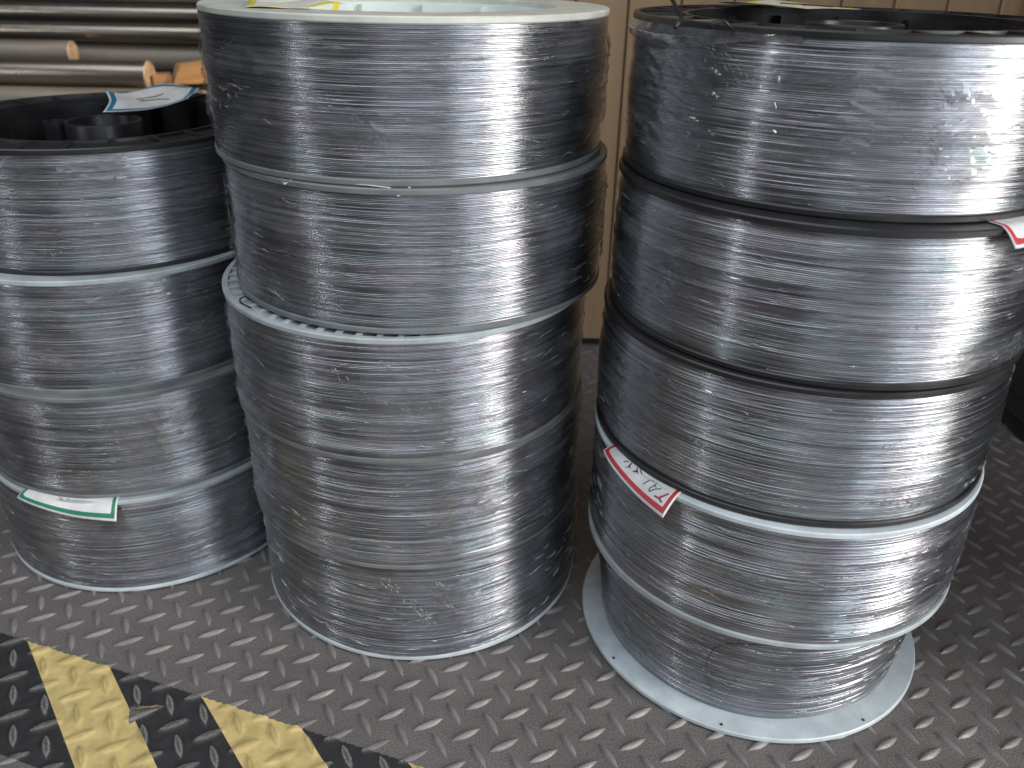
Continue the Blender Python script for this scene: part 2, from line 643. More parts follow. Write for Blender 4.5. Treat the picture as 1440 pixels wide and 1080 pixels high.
def stripe(u0, u1, name, m, hole=None):
    nu, nv = max(4, int((u1 - u0) / .00125)), 84
    k = TAPEW / (SD @ EDGEN)
    us = np.linspace(u0, u1, nu + 1)
    vs = np.linspace(0, 1, nv + 1)
    UU, VV = np.meshgrid(us, vs, indexing='ij')
    jag = .0004 * np.sin(UU * 900) + .0003 * np.sin(UU * 2300 + 1)
    XY = EDGE0 + UU[..., None] * EDGED + VV[..., None] * SD * k + (jag * (VV < .01))[..., None] * EDGEN
    XY = XY.reshape(-1, 2)
    h = loz_height(XY, 1.45)
    core = loz_height(XY, 1.0)
    z = .0006 + HH * 0.58 * h ** .9 + .00012 * np.sin(XY[:, 0] * 310 + 2 * np.sin(XY[:, 1] * 190))
    V = np.column_stack([XY - TO, z])
    idx = np.arange((nu + 1) * (nv + 1)).reshape(nu + 1, nv + 1)
    F = np.stack([idx[:-1, :-1], idx[1:, :-1], idx[1:, 1:], idx[:-1, 1:]], -1).reshape(-1, 4)[:, ::-1]
    if hole is not None:
        cen = XY[F].mean(1)
        F = F[~hole(cen)]
    o = mesh_np(name, V, F, m, tape)
    wear = np.clip(np.where(core > .25, 1.0 - np.abs(core - .62) * 2.2, 0), 0, 1)
    at = o.data.attributes.new('wear', 'FLOAT', 'POINT')
    at.data.foreach_set('value', wear.astype(np.float32))
    return o


HOLE = np.array([-.2795, .4768])


def hole(c):
    d = c - HOLE
    a = R(20)
    l = d[:, 0] * math.cos(a) + d[:, 1] * math.sin(a)
    s = -d[:, 0] * math.sin(a) + d[:, 1] * math.cos(a)
    return (np.abs(l) < .0135) & (np.abs(s) < .0055 * (1 - (l / .0145)) * .9)


bounds = [-.5843, -.4985, -.4117, -.3282, -.2414, -.1542, -.068, .018, .105, .19]
us = [(b - EDGE0[0]) / EDGED[0] for b in bounds]
for k in range(len(us) - 1):
    yel = k % 2 == 0
    stripe(us[k], us[k + 1], 'yellow_stripe' if yel else 'black_stripe', M_TAPE_Y if yel else M_TAPE_B,
           hole if k in (2, 3) else None)
fl = MB()                                    # torn flap curling up beside the hole
nseg = 8
for i in range(nseg + 1):
    t = i / nseg
    l = -.013 + .026 * t
    p = HOLE + np.array([math.cos(R(20)), math.sin(R(20))]) * l
    for j in range(4):
        s = j / 3
        q = p + np.array([-math.sin(R(20)), math.cos(R(20))]) * (.0050 * (1 - t) - .0035 * s * math.sin(PI * min(1, t + .15)))
        fl.v.append((q[0] - TO[0], q[1] - TO[1], .0012 + .0045 * s * math.sin(PI * min(1, t + .1)) + .0006 * math.sin(i * 2.3)))
for i in range(nseg):
    for j in range(3):
        a = i * 4 + j
        fl.f.append((a, a + 4, a + 5, a + 1))
flap = fl.obj('torn_flap', M_TAPE_Y, tape, smooth=True)
flap['label'] = 'torn yellow flap standing up over a hole in the tape'

# ------------------------------------------------------------------ walls and things behind
WY = 1.19
wall = empty('board_wall', (.6, WY, 0), 0, 'tan boarded wall standing behind the spool stacks', 'wall')
xb = -.265
kk = 0
while xb < 1.7:
    wd = .069
    b = MB()
    j = rng.normal(0, .0006)
    x0, x1, z0, z1, y0 = xb + .0012 - .6, xb + wd - .0012 - .6, .013, 1.5, j
    c = .0018
    prof = [(x0, .012), (x0, y0 + c), (x0 + c, y0), (x1 - c, y0), (x1, y0 + c), (x1, .012)]
    n = len(prof)
    b.v = [(px, py, z0) for px, py in prof] + [(px, py, z1) for px, py in prof]
    b.f = [(i, i + 1, n + i + 1, n + i) for i in range(n - 1)] + [tuple(range(n))[::-1], tuple(range(n, 2 * n))]
    b.obj('board', M_PANEL, wall)
    xb += wd
    kk += 1
b = MB()
b.box(-.866, 1.1, .0125, .04, 0, 1.5)
b.obj('backing', M_DARK, wall)

bw = MB()
bw.box(-2.6, .2, 2.3, 2.4, 0, 1.6)
bw = bw.obj('back_wall', M_DARK)
tag(bw, 'dark wall far behind the steel bars', 'wall')

cab = empty('steel_cabinet', (.80, .8, 0), 0, 'dark grey steel cabinet at the right edge behind the right stack', 'cabinet')  # only its edge shows; unseen height and depth shaped to block light
b = MB()
b.box(-.155, .155, -.45, .35, .03, 1.22)
b.obj('body', M_CAB, cab)
b = MB()
b.box(-.165, .165, -.46, .36, 1.22, 1.24)
b.obj('top', M_CAB, cab)
b = MB()
b.box(-.145, .145, -.44, .34, 0, .03)
b.obj('plinth', M_CAB, cab)
b = MB()
b.box(-.1575, -.155, -.43, .33, .06, 1.19)
b.obj('side_panel', M_CAB, cab)

# rack with steel bars
rack = empty('bar_rack', (-1.3, 1.55, 0), 0, 'low dark steel rack carrying the bars behind the left stack', 'rack')
b = MB()
b.box(-.75, 1.0, -.2, .2, .285, .297)
b.obj('shelf', M_RACK, rack)
for x in (-.7, .0, .95):
    for y in (-.18, .18):
        b = MB()
        b.box(x - .02, x + .02, y - .02, y + .02, 0, .285)
        b.obj('leg', M_RACK, rack)


def bar(y, z, r, x0, x1, m, label, tilt=0.0):
    c = r * .08
    b = MB()
    b.lathe([(0.0001, x0), (r - c, x0), (r, x0 + c)], 40)
    b.lathe([(r, x0 + c), (r, x0 + .35 * (x1 - x0)), (r, x1 - c)], 40)
    xm = (x0 + x1) / 2
    me_v = [((v[2] - xm), v[0], v[1]) for v in b.v]
    e = empty('steel_bar', (xm, y, z), 0, label, 'steel bar', 'steel bars lying on the rack')
    bb = MB()
    bb.v = me_v
    bb.f = [f[::-1] for f in b.f]
    bb.obj('shaft', m, e, auto=35)
    fc = MB()
    fc.lathe([(r, x1 - c), (r - c, x1), (r * .5, x1 + .0004), (.0001, x1)], 40)
    f2 = MB()
    f2.v = [((v[2] - xm), v[0], v[1]) for v in fc.v]
    f2.f = [f[::-1] for f in fc.f]
    f2.obj('cut_end', M_CUT, e, auto=35)
    e.rotation_euler = (0, 0, tilt)
    return e


bar(1.42, .3175, .0205, -2.0, -.50, M_BAR_DULL, 'dull steel bar lowest in front, right behind the black topped spool')
bar(1.455, .3535, .0240, -2.0, -.600, M_BAR, 'thick steel bar with a round sawn end lit orange')
bar(1.53, .3185, .0215, -2.0, -.36, M_BAR_DULL, 'steel bar low behind the thick orange ended bar')
bar(1.535, .3795, .0190, -2.0, -.760, M_BAR_DULL, 'dull grey steel bar ending short with a pale sunlit face')
bar(1.60, .366, .0225, -2.0, -.30, M_BAR_DULL, 'long dull bar in the sunbeam behind the sawn ends')
bar(1.585, .4085, .0155, -2.0, -.25, M_BAR, 'bright round bar with a white shine, second from the top')
bar(1.63, .437, .0155, -2.0, -.22, M_BAR, 'topmost bright round bar with a thin white shine')
bar(1.70, .458, .0170, -2.0, -.20, M_BAR, 'dark bar behind the topmost bright bar')
bar(1.67, .398, .0180, -2.0, -.21, M_BAR, 'bar buried between the upper bright bars')
bar(1.66, .327, .0300, -2.0, -.30, M_BAR_DULL, 'thick bar buried at the back of the rack')

wd = empty('wooden_block', (-.535, 1.50, .341), R(24), 'orange sunlit wooden block with a split corner beside the bars', 'wood block')
b = MB()
vs = [(-.045, -.03, 0), (.06, -.03, 0), (.06, .03, 0), (-.045, .03, 0), (-.030, -.028, .030), (.06, -.03, .036), (.06, .03, .036), (-.034, .03, .026)]
b.add(vs, [(3, 2, 1, 0), (4, 5, 6, 7), (0, 1, 5, 4), (1, 2, 6, 5), (2, 3, 7, 6), (3, 0, 4, 7)])
b.obj('timber', M_WOOD, wd)
b = MB()
b.box(-.075, -.046, -.022, .02, 0, .014)
b.obj('offcut', M_WOOD, wd)
bl = MB()
bl.box(-.87, -.78, 1.67, 1.73, .4755, .52)
bl.box(-.875, -.775, 1.665, 1.735, .52, .526)
bl = bl.obj('blue_bin', M_BLUE)
tag(bl, 'blue plastic bin standing on top of the steel bars', 'bin')


# ------------------------------------------------------------------ spools
SH = .1015           # height of one spool
FTK = .0046          # flange thickness


def flange_mesh(name, rout, rin, ribs, ribw, m, plain=False):
    """flange whose inner face is at z=0 and whose open ribbed face is at z=FTK"""
    b = MB()
    e = .0009
    b.lathe([(rin, 0), (rout - e, 0), (rout, e), (rout, FTK - e), (rout - e, FTK), (rout - .0045, FTK), (rout - .0048, .0018),
             (rin + .0045, .0018), (rin + .0042, FTK - .0004), (rin, FTK - .0006)], 160, True)
    if plain:
        b = MB()
        b.lathe([(rin, 0), (rout - e, 0), (rout, e), (rout, FTK - e), (rout - e, FTK), (rin + .001, FTK), (rin, FTK - .001)], 160, True)
    else:
        for k in range(ribs):
            a = 2 * PI * (k + .5) / ribs
            ca, sa = math.sin(a), -math.cos(a)

            def xf(v):
                return (v[0] * ca - v[1] * sa, v[0] * sa + v[1] * ca, v[2])
            b.box(rin + .003, rout - .003, -ribw / 2, ribw / 2, .0012, FTK - .0005, xf)
    return b.mesh(name, m, auto=32)


FL_B = flange_mesh('flange', .150, .112, 24, .0040, M_BLACK)
FL_WP = flange_mesh('flange', .1472, .110, 0, 0, M_WHITE, True)
FL_WS = flange_mesh('flange', .150, .110, 0, 0, M_WHITE, True)
FL_MS = flange_mesh('flange', .150, .110, 0, 0, M_MID, True)
FL_PS = flange_mesh('flange', .150, .110, 0, 0, M_CREAM, True)
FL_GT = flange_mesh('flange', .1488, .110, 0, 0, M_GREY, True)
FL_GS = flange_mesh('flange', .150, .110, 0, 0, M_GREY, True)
FL_GR = flange_mesh('flange', .150, .110, 60, .0035, M_MID)
FL_BS = flange_mesh('flange', .150, .112, 0, 0, M_BLACK, True)


def barrel_mesh(rin, m, fins, hub_r, hub_top):
    b = MB()
    b.lathe([(rin + .003, FTK), (rin + .003, SH - FTK), (rin, SH - FTK), (rin, FTK)], 120, True)
    b.lathe([(hub_r, .046), (rin, .046), (rin, .050), (hub_r, .050)], 120, True)
    for k in range(fins):
        a = 2 * PI * (k + .3) / fins
        ca, sa = math.sin(a), -math.cos(a)

        def xf(v):
            return (v[0] * ca - v[1] * sa, v[0] * sa + v[1] * ca, v[2])
        b.box(rin - .009, rin + .001, -.001, .001, .050, SH - .006, xf)
        if k % 2 == 0:
            b.box(hub_r, rin - .008, -.001, .001, .050, SH - .055 + .018, xf)
    return b.mesh('barrel', m, auto=32)


def hub_mesh(m, r, top):
    b = MB()
    b.lathe([(r, .012), (r, top - .001), (r - .0006, top), (r - .0034, top), (r - .004, top - .001), (r - .004, .012)], 64, True)
    x, y = -.052, .004
    n = len(b.v)
    b.lathe([(.011, .05), (.011, top - .004), (.0085, top - .004), (.0085, .05)], 32, True)
    for i in range(n, len(b.v)):
        v = b.v[i]
        b.v[i] = (v[0] + x, v[1] + y, v[2])
    return b.mesh('hub', m, auto=35)


BR_W = barrel_mesh(.108, M_PALE, 12, .033, .07)
BR_B = barrel_mesh(.110, M_BLACK, 14, .033, .09)
HB_W = hub_mesh(M_WHITE, .033, .072)
HB_B = hub_mesh(M_BLACK, .033, SH - .004)


def winding_mesh(seed, rw, nw=86, seg=200, pad=.0016, bulge=.0, taper=0.0):
    g = np.random.default_rng(seed)
    z0, z1 = FTK - pad, SH - FTK + pad
    d = (z1 - z0) / nw
    prof = np.radians(np.array([-70., -24., 24., 70.]))
    phi = np.linspace(0, 2 * PI, seg, endpoint=False)
    zc = z0 + d * (np.arange(nw) + .5)
    tt = (zc - z0) / (z1 - z0)
    lump = np.zeros(nw)
    for _ in range(7):
        lump += g.normal(0, .00016) * np.sin(2 * PI * (tt * g.uniform(1.5, 9) + g.uniform()))
    end = -.0012 * np.exp(-np.minimum(tt, 1 - tt) / .03)
    base = rw + lump + end + bulge * (1 - (2 * tt - 1) ** 2) + taper * tt + g.normal(0, .00009, nw)
    rr = base[:, None] + np.zeros((nw, seg))
    zz = zc[:, None] + np.zeros((nw, seg))
    for _ in range(3):
        m_ = g.integers(1, 9, nw)
        rr += (g.normal(0, .00007, nw)[:, None]) * np.sin(m_[:, None] * phi + g.uniform(0, 6.28, nw)[:, None])
    for _ in range(3):                           # wires wander up and down together in bundles, and singly
        mm = g.integers(2, 8)
        zz += .00022 * np.sin(mm * phi + g.uniform(0, 6.28) + tt[:, None] * g.uniform(3, 14)) * (np.minimum(tt, 1 - tt)[:, None] * 4).clip(0, 1)
    m_ = g.integers(2, 14, nw)
    zz += (g.normal(0, .00005, nw)[:, None]) * np.sin(m_[:, None] * phi + g.uniform(0, 6.28, nw)[:, None])
    for _ in range(4):                           # the whole drum is a little lumpy under its film
        rr += .00028 * np.sin(g.integers(2, 7) * phi + g.uniform(0, 6.28) + tt[:, None] * g.uniform(-5, 5))
    wr = d * .56
    V = np.zeros((seg, nw, 4, 3))
    for k, a in enumerate(prof):
        rad = rr + wr * (math.cos(a) - 1)
        V[:, :, k, 0] = (rad * np.sin(phi)).T
        V[:, :, k, 1] = (-rad * np.cos(phi)).T
        V[:, :, k, 2] = np.clip((zz + wr * math.sin(a)).T, z0 - .0002, z1 + .0002)
    V = V.reshape(seg, nw * 4, 3)
    n = nw * 4
    idx = np.arange(seg * n).reshape(seg, n)
    nx = np.roll(idx, -1, 0)
    F = np.stack([idx[:, :-1], nx[:, :-1], nx[:, 1:], idx[:, 1:]], -1).reshape(-1, 4)
    o = mesh_np('wire_winding', V.reshape(-1, 3), F, M_WIRE)
    me = o.data
    bpy.data.objects.remove(o)
    return me


WIND = [winding_mesh(100 + i, .1492) for i in range(5)]
WIND_BULGE = [winding_mesh(200 + i, .1480, nw=80, bulge=.0024) for i in range(2)]
WIND_FULL = [winding_mesh(400 + i, .1497, nw=90, pad=.0027) for i in range(2)]
WIND_SMALL = winding_mesh(300, .128, nw=78, taper=.012)


def creases(seed, rw, patches, n=34, taper=0.0):
    """raised slivers and puckers of the wrapping film"""
    g = np.random.default_rng(seed)
    b = MB()

    def P(a, z, lift):
        r = rw + lift + taper * z / SH
        return (r * math.sin(a), -r * math.cos(a), z)

    def sliver(a, z, ln, ang, wdt, lift):
        k = 5
        rows = []
        cur = g.normal(0, .35)
        for i in range(k + 1):
            t = i / k - .5
            aa = a + (t * ln * math.cos(ang + cur * t)) / rw
            z_ = z + t * ln * math.sin(ang + cur * t)
            ww = wdt * (1 - (2 * t) ** 2) + .00005
            li = lift * (1 - (2 * t) ** 2)
            z_ = min(max(z_, FTK + .001), SH - FTK - .001)
            rows.append([P(aa, z_ - ww, .0002), P(aa, z_, .0003 + li), P(aa, z_ + ww, .0002)])
        n0 = len(b.v)
        for r_ in rows:
            b.v += r_
        for i in range(k):
            for j in range(2):
                q = n0 + i * 3 + j
                b.f.append((q, q + 3, q + 4, q + 1))
    for _ in range(n):
        sliver(g.uniform(-1.7, 1.7), g.uniform(.012, SH - .012), g.uniform(.005, .022), g.normal(0, .16), g.uniform(.00012, .0004), g.uniform(.0003, .0012))
    for (a0, z0_, a1, z1_, spread, cnt) in patches:
        for _ in range(cnt):
            t = g.uniform()
            sliver(a0 + (a1 - a0) * t + g.normal(0, spread / rw), z0_ + (z1_ - z0_) * t + g.normal(0, spread * .6),
                   g.uniform(.0015, .0055), g.normal(-.9, .5), g.uniform(.00012, .0003), g.uniform(.0003, .0008))
    return b


spool_specs = {
    'L': [('white', 'white flanged wire spool at the bottom of the left stack, standing on the floor'),
          ('white', 'white flanged wire spool second from the floor in the left stack, above the green tag'),
          ('white', 'white flanged wire spool in the left stack, just under the black topped spool'),
          ('black', 'black flanged wire spool on top of the left stack, open hub and blue tag showing')],
    'M': [('white', 'wire spool at the bottom of the middle stack, crumpled film on its front'),
          ('white', 'wire spool second from the floor in the middle stack, flush with its neighbours'),
          ('white', 'central spool of the middle stack, its ribbed white flange jutting out on the left'),
          ('white', 'wire spool second from the top in the middle stack, shifted to the right'),
          ('white', 'white flanged wire spool on top of the middle stack, hollow white hub showing')],
    'R': [('white', 'wire spool at the bottom of the right stack on a wide bare white flange'),
          ('white', 'white flanged wire spool in the right stack, carrying the red tag lettered by hand'),
          ('black', 'black flanged wire spool in the middle of the right stack, above the red lettered tag'),
          ('black', 'black flanged wire spool second from the top in the right stack'),
          ('black', 'black flanged wire spool on top of the right stack, yellow tag over its hub')],
}
patch = {
    ('M', 0): [(-.12, .088, .16, .040, .003, 46), (.16, .09, .30, .045, .0035, 46)],
    ('M', 2): [(-.25, .075, .25, .030, .004, 40), (.05, .045, .35, .052, .003, 26)],
    ('M', 1): [(.30, .085, .50, .05, .004, 20)],
    ('M', 4): [(-.15, .04, .02, .03, .004, 26), (-.8, .05, -1.2, .03, .006, 20), (1.2, .08, 1.5, .03, .006, 24)],
    ('M', 3): [(-1.2, .07, -1.4, .03, .006, 20), (1.3, .08, 1.5, .04, .006, 24)],
    ('R', 4): [(-.02, .075, .02, .02, .006, 60), (-.9, .09, -.6, .06, .006, 50), (-.4, .085, -.1, .06, .004, 24)],
    ('R', 3): [(.2, .02, .75, .012, .004, 50), (-.3, .07, .1, .05, .006, 16)],
    ('R', 2): [(.1, .02, .5, .015, .004, 60)],
    ('R', 1): [(.1, .03, .45, .025, .005, 44), (.3, .08, .6, .075, .003, 24)],
    ('R', 0): [(.0, .04, .4, .02, .005, 24)],
    ('L', 3): [(.0, .02, .6, .018, .003, 30), (-.6, .04, -.3, .02, .006, 30)],
    ('L', 2): [(.3, .09, .75, .09, .002, 40)],
    ('L', 1): [(.2, .08, .26, .055, .003, 40), (.4, .05, .75, .075, .004, 36)],
    ('L', 0): [(.4, .06, .6, .05, .005, 20)],
}
gname = {'L': 'wire spools in the left stack', 'M': 'wire spools in the middle stack', 'R': 'wire spools in the right stack'}
roots = {}
wi = 0
for s in 'LMR':
    for i, (x, y) in enumerate(SPOOLS[s]):
        kind, lab = spool_specs[s][i]
        e = empty('wire_spool', (x, y, PITCHZ[s] * i + .0017), 0, lab, 'wire spool', gname[s])
        roots[(s, i)] = e
        rot = rng.uniform(0, 6.28)
        wide = (s == 'R' and i == 0)
        last = i == len(SPOOLS[s]) - 1
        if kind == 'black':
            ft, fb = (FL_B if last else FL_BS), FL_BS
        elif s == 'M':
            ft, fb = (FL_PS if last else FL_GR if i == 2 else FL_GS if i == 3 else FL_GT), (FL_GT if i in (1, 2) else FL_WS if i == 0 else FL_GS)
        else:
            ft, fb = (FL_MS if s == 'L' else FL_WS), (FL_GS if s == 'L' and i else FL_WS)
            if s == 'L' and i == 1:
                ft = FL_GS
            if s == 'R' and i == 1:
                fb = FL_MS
        top = link('flange', FL_WP if wide else ft, e)
        top.location = (0, 0, SH - FTK)
        top.rotation_euler = (0, 0, rot)
        bot = link('flange', FL_WP if wide else fb, e)
        bot.location = (0, 0, FTK)
        bot.rotation_euler = (PI, 0, rot)
        br = link('barrel', BR_B if kind == 'black' else BR_W, e)
        br.rotation_euler = (0, 0, .35 if s == 'M' else rot)
        hb = link('hub', HB_B if kind == 'black' else HB_W, e)
        hb.rotation_euler = (0, 0, {'L': -.15, 'R': 2.5}.get(s, 0))
        if wide:
            me, rw = WIND_SMALL, .1283
        elif kind == 'black' and s == 'R':
            me, rw = WIND_BULGE[i % 2], .1496
        elif (s == 'M' and i < 2) or (s == 'L' and i < 3):
            me, rw = WIND_FULL[i % 2], .1501
        else:
            me, rw = WIND[wi % 5], .1494
            wi += 1
        wd_ = link('wire_winding', me, e)
        wd_.rotation_euler = (0, 0, rng.uniform(-.8, .8))
        cb = creases(500 + wi * 7 + i + ord(s), rw, patch.get((s, i), []), 110 if s == 'R' else 80, .012 if wide else 0)
        co = cb.obj('film_creases', M_FILM2 if (s, i) in (('M', 0),) else M_FILM, e, smooth=True)
        tag(co, kind='stuff')

# loose wire end on the top spool of the right stack, tie wire on the middle stack, dark strand on the lowest right spool
e = roots[('R', 4)]
b = MB()
T = Vector(e.location)
b.tube([Vector(p) - T for p in [(.0885, .497, .5095), (.093, .505, .514), (.088, .530, .527), (.075, .56, .550), (.06, .60, .58)]], .0012, 8)
o = b.obj('wire_end', M_TIE, e, smooth=True)
b = MB()
b.tube([Vector(p) - T for p in [(.107, .497, .5095), (.110, .498, .5125), (.115, .4985, .5135), (.120, .498, .5095)]], .0011, 8)
b.obj('wire_loop', M_TIE, e, smooth=True)
e = roots[('M', 2)]
b = MB()


def pol(r, deg, z):
    return (r * math.sin(R(deg)), -r * math.cos(R(deg)), z)


b.tube([pol(.1385, -52, SH + .001), pol(.1405, -53.5, SH + .003), pol(.1445, -53.5, SH + .002), pol(.146, -52, SH + .001), pol(.1455, -49.5, SH + .0007), pol(.1425, -47.5, SH - .001)], .0006, 6)
b.obj('tie_wire', M_TIE, e, smooth=True)
e = roots[('R', 0)]
b = MB()
b.tube([pol(.1352, -25, .030), pol(.1395, -27, .045), pol(.1400, -27.5, .062), pol(.1405, -26, .076), pol(.1412, -22, .086), pol(.1418, -14, .091), pol(.1420, -8, .0935)], .00032, 6)
b.obj('crossing_wire', M_CAB, e, smooth=True)
for deg in (-62, -20, 27):                 # small rivet holes in the bare flange
    b = MB()
    x, y, z = pol(.1425, deg, .0054)
    vs = [(x + .0013 * math.cos(k * PI / 5), y + .0013 * math.sin(k * PI / 5), FTK + .0003) for k in range(10)]
    b.add(vs, [tuple(range(10))])
    b.obj('rivet_hole', M_BLACK, e)

def loose_film_material():
    m = bpy.data.materials.new('loose clear film')
    m.use_nodes = True
    nt = m.node_tree
    nt.nodes.clear()
    out = N(nt, 'ShaderNodeOutputMaterial')
    tr = N(nt, 'ShaderNodeBsdfTransparent')
    gl = N(nt, 'ShaderNodeBsdfPrincipled')
    gl.inputs['Base Color'].default_value = (.16, .17, .19, 1)
    gl.inputs['Roughness'].default_value = .10
    gl.inputs['IOR'].default_value = 2.2
    gl.inputs['Specular IOR Level'].default_value = 1.0
    a = N(nt, 'ShaderNodeAttribute', attribute_name='cling')
    tc = N(nt, 'ShaderNodeTexCoord')
    n = noise(nt, tc.outputs['Object'], 70, 5, .7)
    r = ramp(nt, n.outputs[0], [(.35, (.12,) * 3), (.66, (.85,) * 3)])
    mu = N(nt, 'ShaderNodeMath', operation='MULTIPLY')
    nt.links.new(r.outputs[0], mu.inputs[0])
    nt.links.new(a.outputs['Fac'], mu.inputs[1])
    mx = N(nt, 'ShaderNodeMixShader')
    nt.links.new(mu.outputs[0], mx.inputs[0])
    nt.links.new(tr.outputs[0], mx.inputs[1])
    nt.links.new(gl.outputs[0], mx.inputs[2])
    nt.links.new(mx.outputs[0], out.inputs[0])
    return m


M_FILM3 = loose_film_material()


def film_patch(root, rw, a0, a1, z0, z1, amp, slant, seed, skew=0.0):
    """a piece of the stretch film that stands off the wire in slanting wrinkles"""
    g = np.random.default_rng(seed)
    nu = max(14, int((a1 - a0) / 1.1))
    nv = max(10, int((z1 - z0) / .0014))
    u = np.linspace(0, 1, nu + 1)[:, None]
    v = np.linspace(0, 1, nv + 1)[None, :]
    A = np.radians(a0 + (a1 - a0) * u) + 0 * v
    Z = z0 + (z1 - z0) * v + skew * u
    X = A * rw
    h = np.zeros_like(Z)
    for _ in range(9):
        th = slant + g.normal(0, .22)
        k = 2 * PI / g.uniform(.005, .015)
        q = Z * math.cos(th) - X * math.sin(th)
        al = X * math.cos(th) + Z * math.sin(th)
        ridge = 1 - np.abs(np.sin(k * q * .5 + g.uniform(0, 6.28) + .8 * np.sin(al * g.uniform(60, 160) + g.uniform(0, 6.28))))
        h += ridge ** 2.2 * (.5 + .5 * np.sin(al * g.uniform(40, 130) + g.uniform(0, 6.28)))
    h = h / 3.2 * amp
    edge = np.clip(np.minimum(np.minimum(u, 1 - u) * 7, np.minimum(v, 1 - v) * 6) + 0 * Z, 0, 1)
    wob = .10 * np.sin(A * 23 + seed) + .08 * np.sin(Z * 900 + seed) + .08 * np.sin(Z * 420 + A * 31)
    edge = np.clip(edge + wob * (edge < 1), 0, 1)
    r = rw + .00035 + h * 1.4 * edge
    Z = np.clip(Z, .0015, SH - .0015)
    V = np.stack([r * np.sin(A), -r * np.cos(A), Z], -1).reshape(-1, 3)
    idx = np.arange(len(V)).reshape(nu + 1, nv + 1)
    F = np.stack([idx[:-1, :-1], idx[1:, :-1], idx[1:, 1:], idx[:-1, 1:]], -1).reshape(-1, 4)
    o = mesh_np('loose_film', V, F, M_FILM3, root)
    at = o.data.attributes.new('cling', 'FLOAT', 'POINT')
    at.data.foreach_set('value', (edge * np.clip(.35 + h / amp * .8, 0, 1.6)).astype(np.float32).ravel())
    return o


for n_, (k_, rw_, a0, a1, z0, z1, amp, sl, sk) in enumerate([
        (('M', 4), .1495, -104, -52, .012, .094, .0030, -.20, 0), (('M', 4), .1495, 62, 108, .014, .092, .0028, .35, 0),
        (('M', 4), .1495, -22, 4, .022, .048, .0010, -.5, 0), (('M', 3), .1495, -104, -62, .010, .094, .0024, -.25, 0),
        (('M', 3), .1495, 66, 106, .010, .092, .0026, .30, 0), (('M', 2), .1495, -12, 18, .034, .082, .0009, -.7, -.02),
        (('M', 2), .1495, -100, -66, .010, .090, .0020, -.3, 0), (('M', 1), .1502, 10, 34, .040, .090, .0010, .3, 0),
        (('M', 0), .1502, -10, 24, .034, .096, .0014, -.7, -.014),
        (('R', 4), .1500, -84, -44, .020, .090, .0030, -.35, 0), (('R', 4), .1500, -36, -10, .030, .090, .0014, -.3, 0),
        (('R', 4), .1505, -2, 16, .016, .080, .0015, -1.0, 0), (('R', 4), .1500, 18, 44, .060, .094, .0012, .2, 0),
        (('R', 3), .1500, -74, -40, .014, .088, .0016, -.3, 0), (('R', 3), .1500, 14, 52, .006, .030, .0012, .5, 0),
        (('R', 2), .1500, 4, 36, .006, .034, .0010, .6, 0), (('R', 2), .1500, -80, -50, .014, .086, .0016, -.35, 0),
        (('R', 1), .1495, 36, 84, .010, .090, .0018, .5, 0),
        (('L', 3), .1495, -26, 34, .070, .096, .0014, -.15, 0), (('L', 2), .1500, 10, 46, .076, .097, .0011, .2, 0),
        (('L', 1), .1500, 10, 30, .030, .088, .0010, -.9, 0), (('L', 1), .1500, 30, 52, .04, .09, .0012, .5, 0),
        (('L', 0), .1500, 14, 46, .02, .07, .0010, .35, 0)]):
    film_patch(roots[k_], rw_, a0, a1, z0, z1, amp, sl, 900 + n_, sk)

# loose film puffed out under the rim of the top right spool
e = roots[('R', 4)]
ns, nt_ = 26, 7
V = []
for i in range(ns + 1):
    s = i / ns
    a = R(-88 + 58 * s)
    for j in range(nt_ + 1):
        t = j / nt_
        z = SH - FTK + .001 - (.012 + .006 * math.sin(s * 5)) * t * (1 - .45 * s)
        puff = .0055 * math.sin(PI * t) * (1 - s) ** 1.2 + .0006 * math.sin(i * 1.9 + j * 1.3)
        V.append(pol(.1497 + .0002 + max(puff, -.0001) - .001 * t * s, math.degrees(a), z))
V = np.array(V)
idx = np.arange(len(V)).reshape(ns + 1, nt_ + 1)
F = np.stack([idx[:-1, :-1], idx[1:, :-1], idx[1:, 1:], idx[:-1, 1:]], -1).reshape(-1, 4)
o = mesh_np('loose_film', V, F, M_FILM3, e)
at = o.data.attributes.new('cling', 'FLOAT', 'POINT')
at.data.foreach_set('value', np.ones(len(V), dtype=np.float32) * 1.2)


# ------------------------------------------------------------------ paper tags
def sheet(name, fn, wmm, hmm, m, loc, label, sides=(1, 1, 1, 1), nu=28, nv=14, parent=None):
    """paper: fn(s,t)->world point; border UV = mm to the nearest printed side (sides: s0, s1, t0, t1)"""
    V, D = [], []
    for i in range(nu + 1):
        for j in range(nv + 1):
            s, t = i / nu, j / nv
            V.append(Vector(fn(s, t)) - Vector(loc))
            ds = []
            if sides[0]:
                ds.append(s * wmm)
            if sides[1]:
                ds.append((1 - s) * wmm)
            if sides[2]:
                ds.append(t * hmm)
            if sides[3]:
                ds.append((1 - t) * hmm)
            D.append(min(ds))
    idx = np.arange((nu + 1) * (nv + 1)).reshape(nu + 1, nv + 1)
    F = np.stack([idx[:-1, :-1], idx[1:, :-1], idx[1:, 1:], idx[:-1, 1:]], -1).reshape(-1, 4)
    o = mesh_np(name, np.array([tuple(v) for v in V]), F, m)
    o.location = loc
    uv = o.data.uv_layers.new(name='border')
    li = np.zeros(len(o.data.loops), dtype=np.int32)
    o.data.loops.foreach_get('vertex_index', li)
    D = np.array(D)
    uvs = np.zeros((len(li), 2), dtype=np.float32)
    uvs[:, 0] = D[li]
    uv.data.foreach_set('uv', uvs.ravel())
    md = o.modifiers.new('paper thickness', 'SOLIDIFY')
    md.thickness = .0002
    tag(o, label, 'paper tag')
    return o


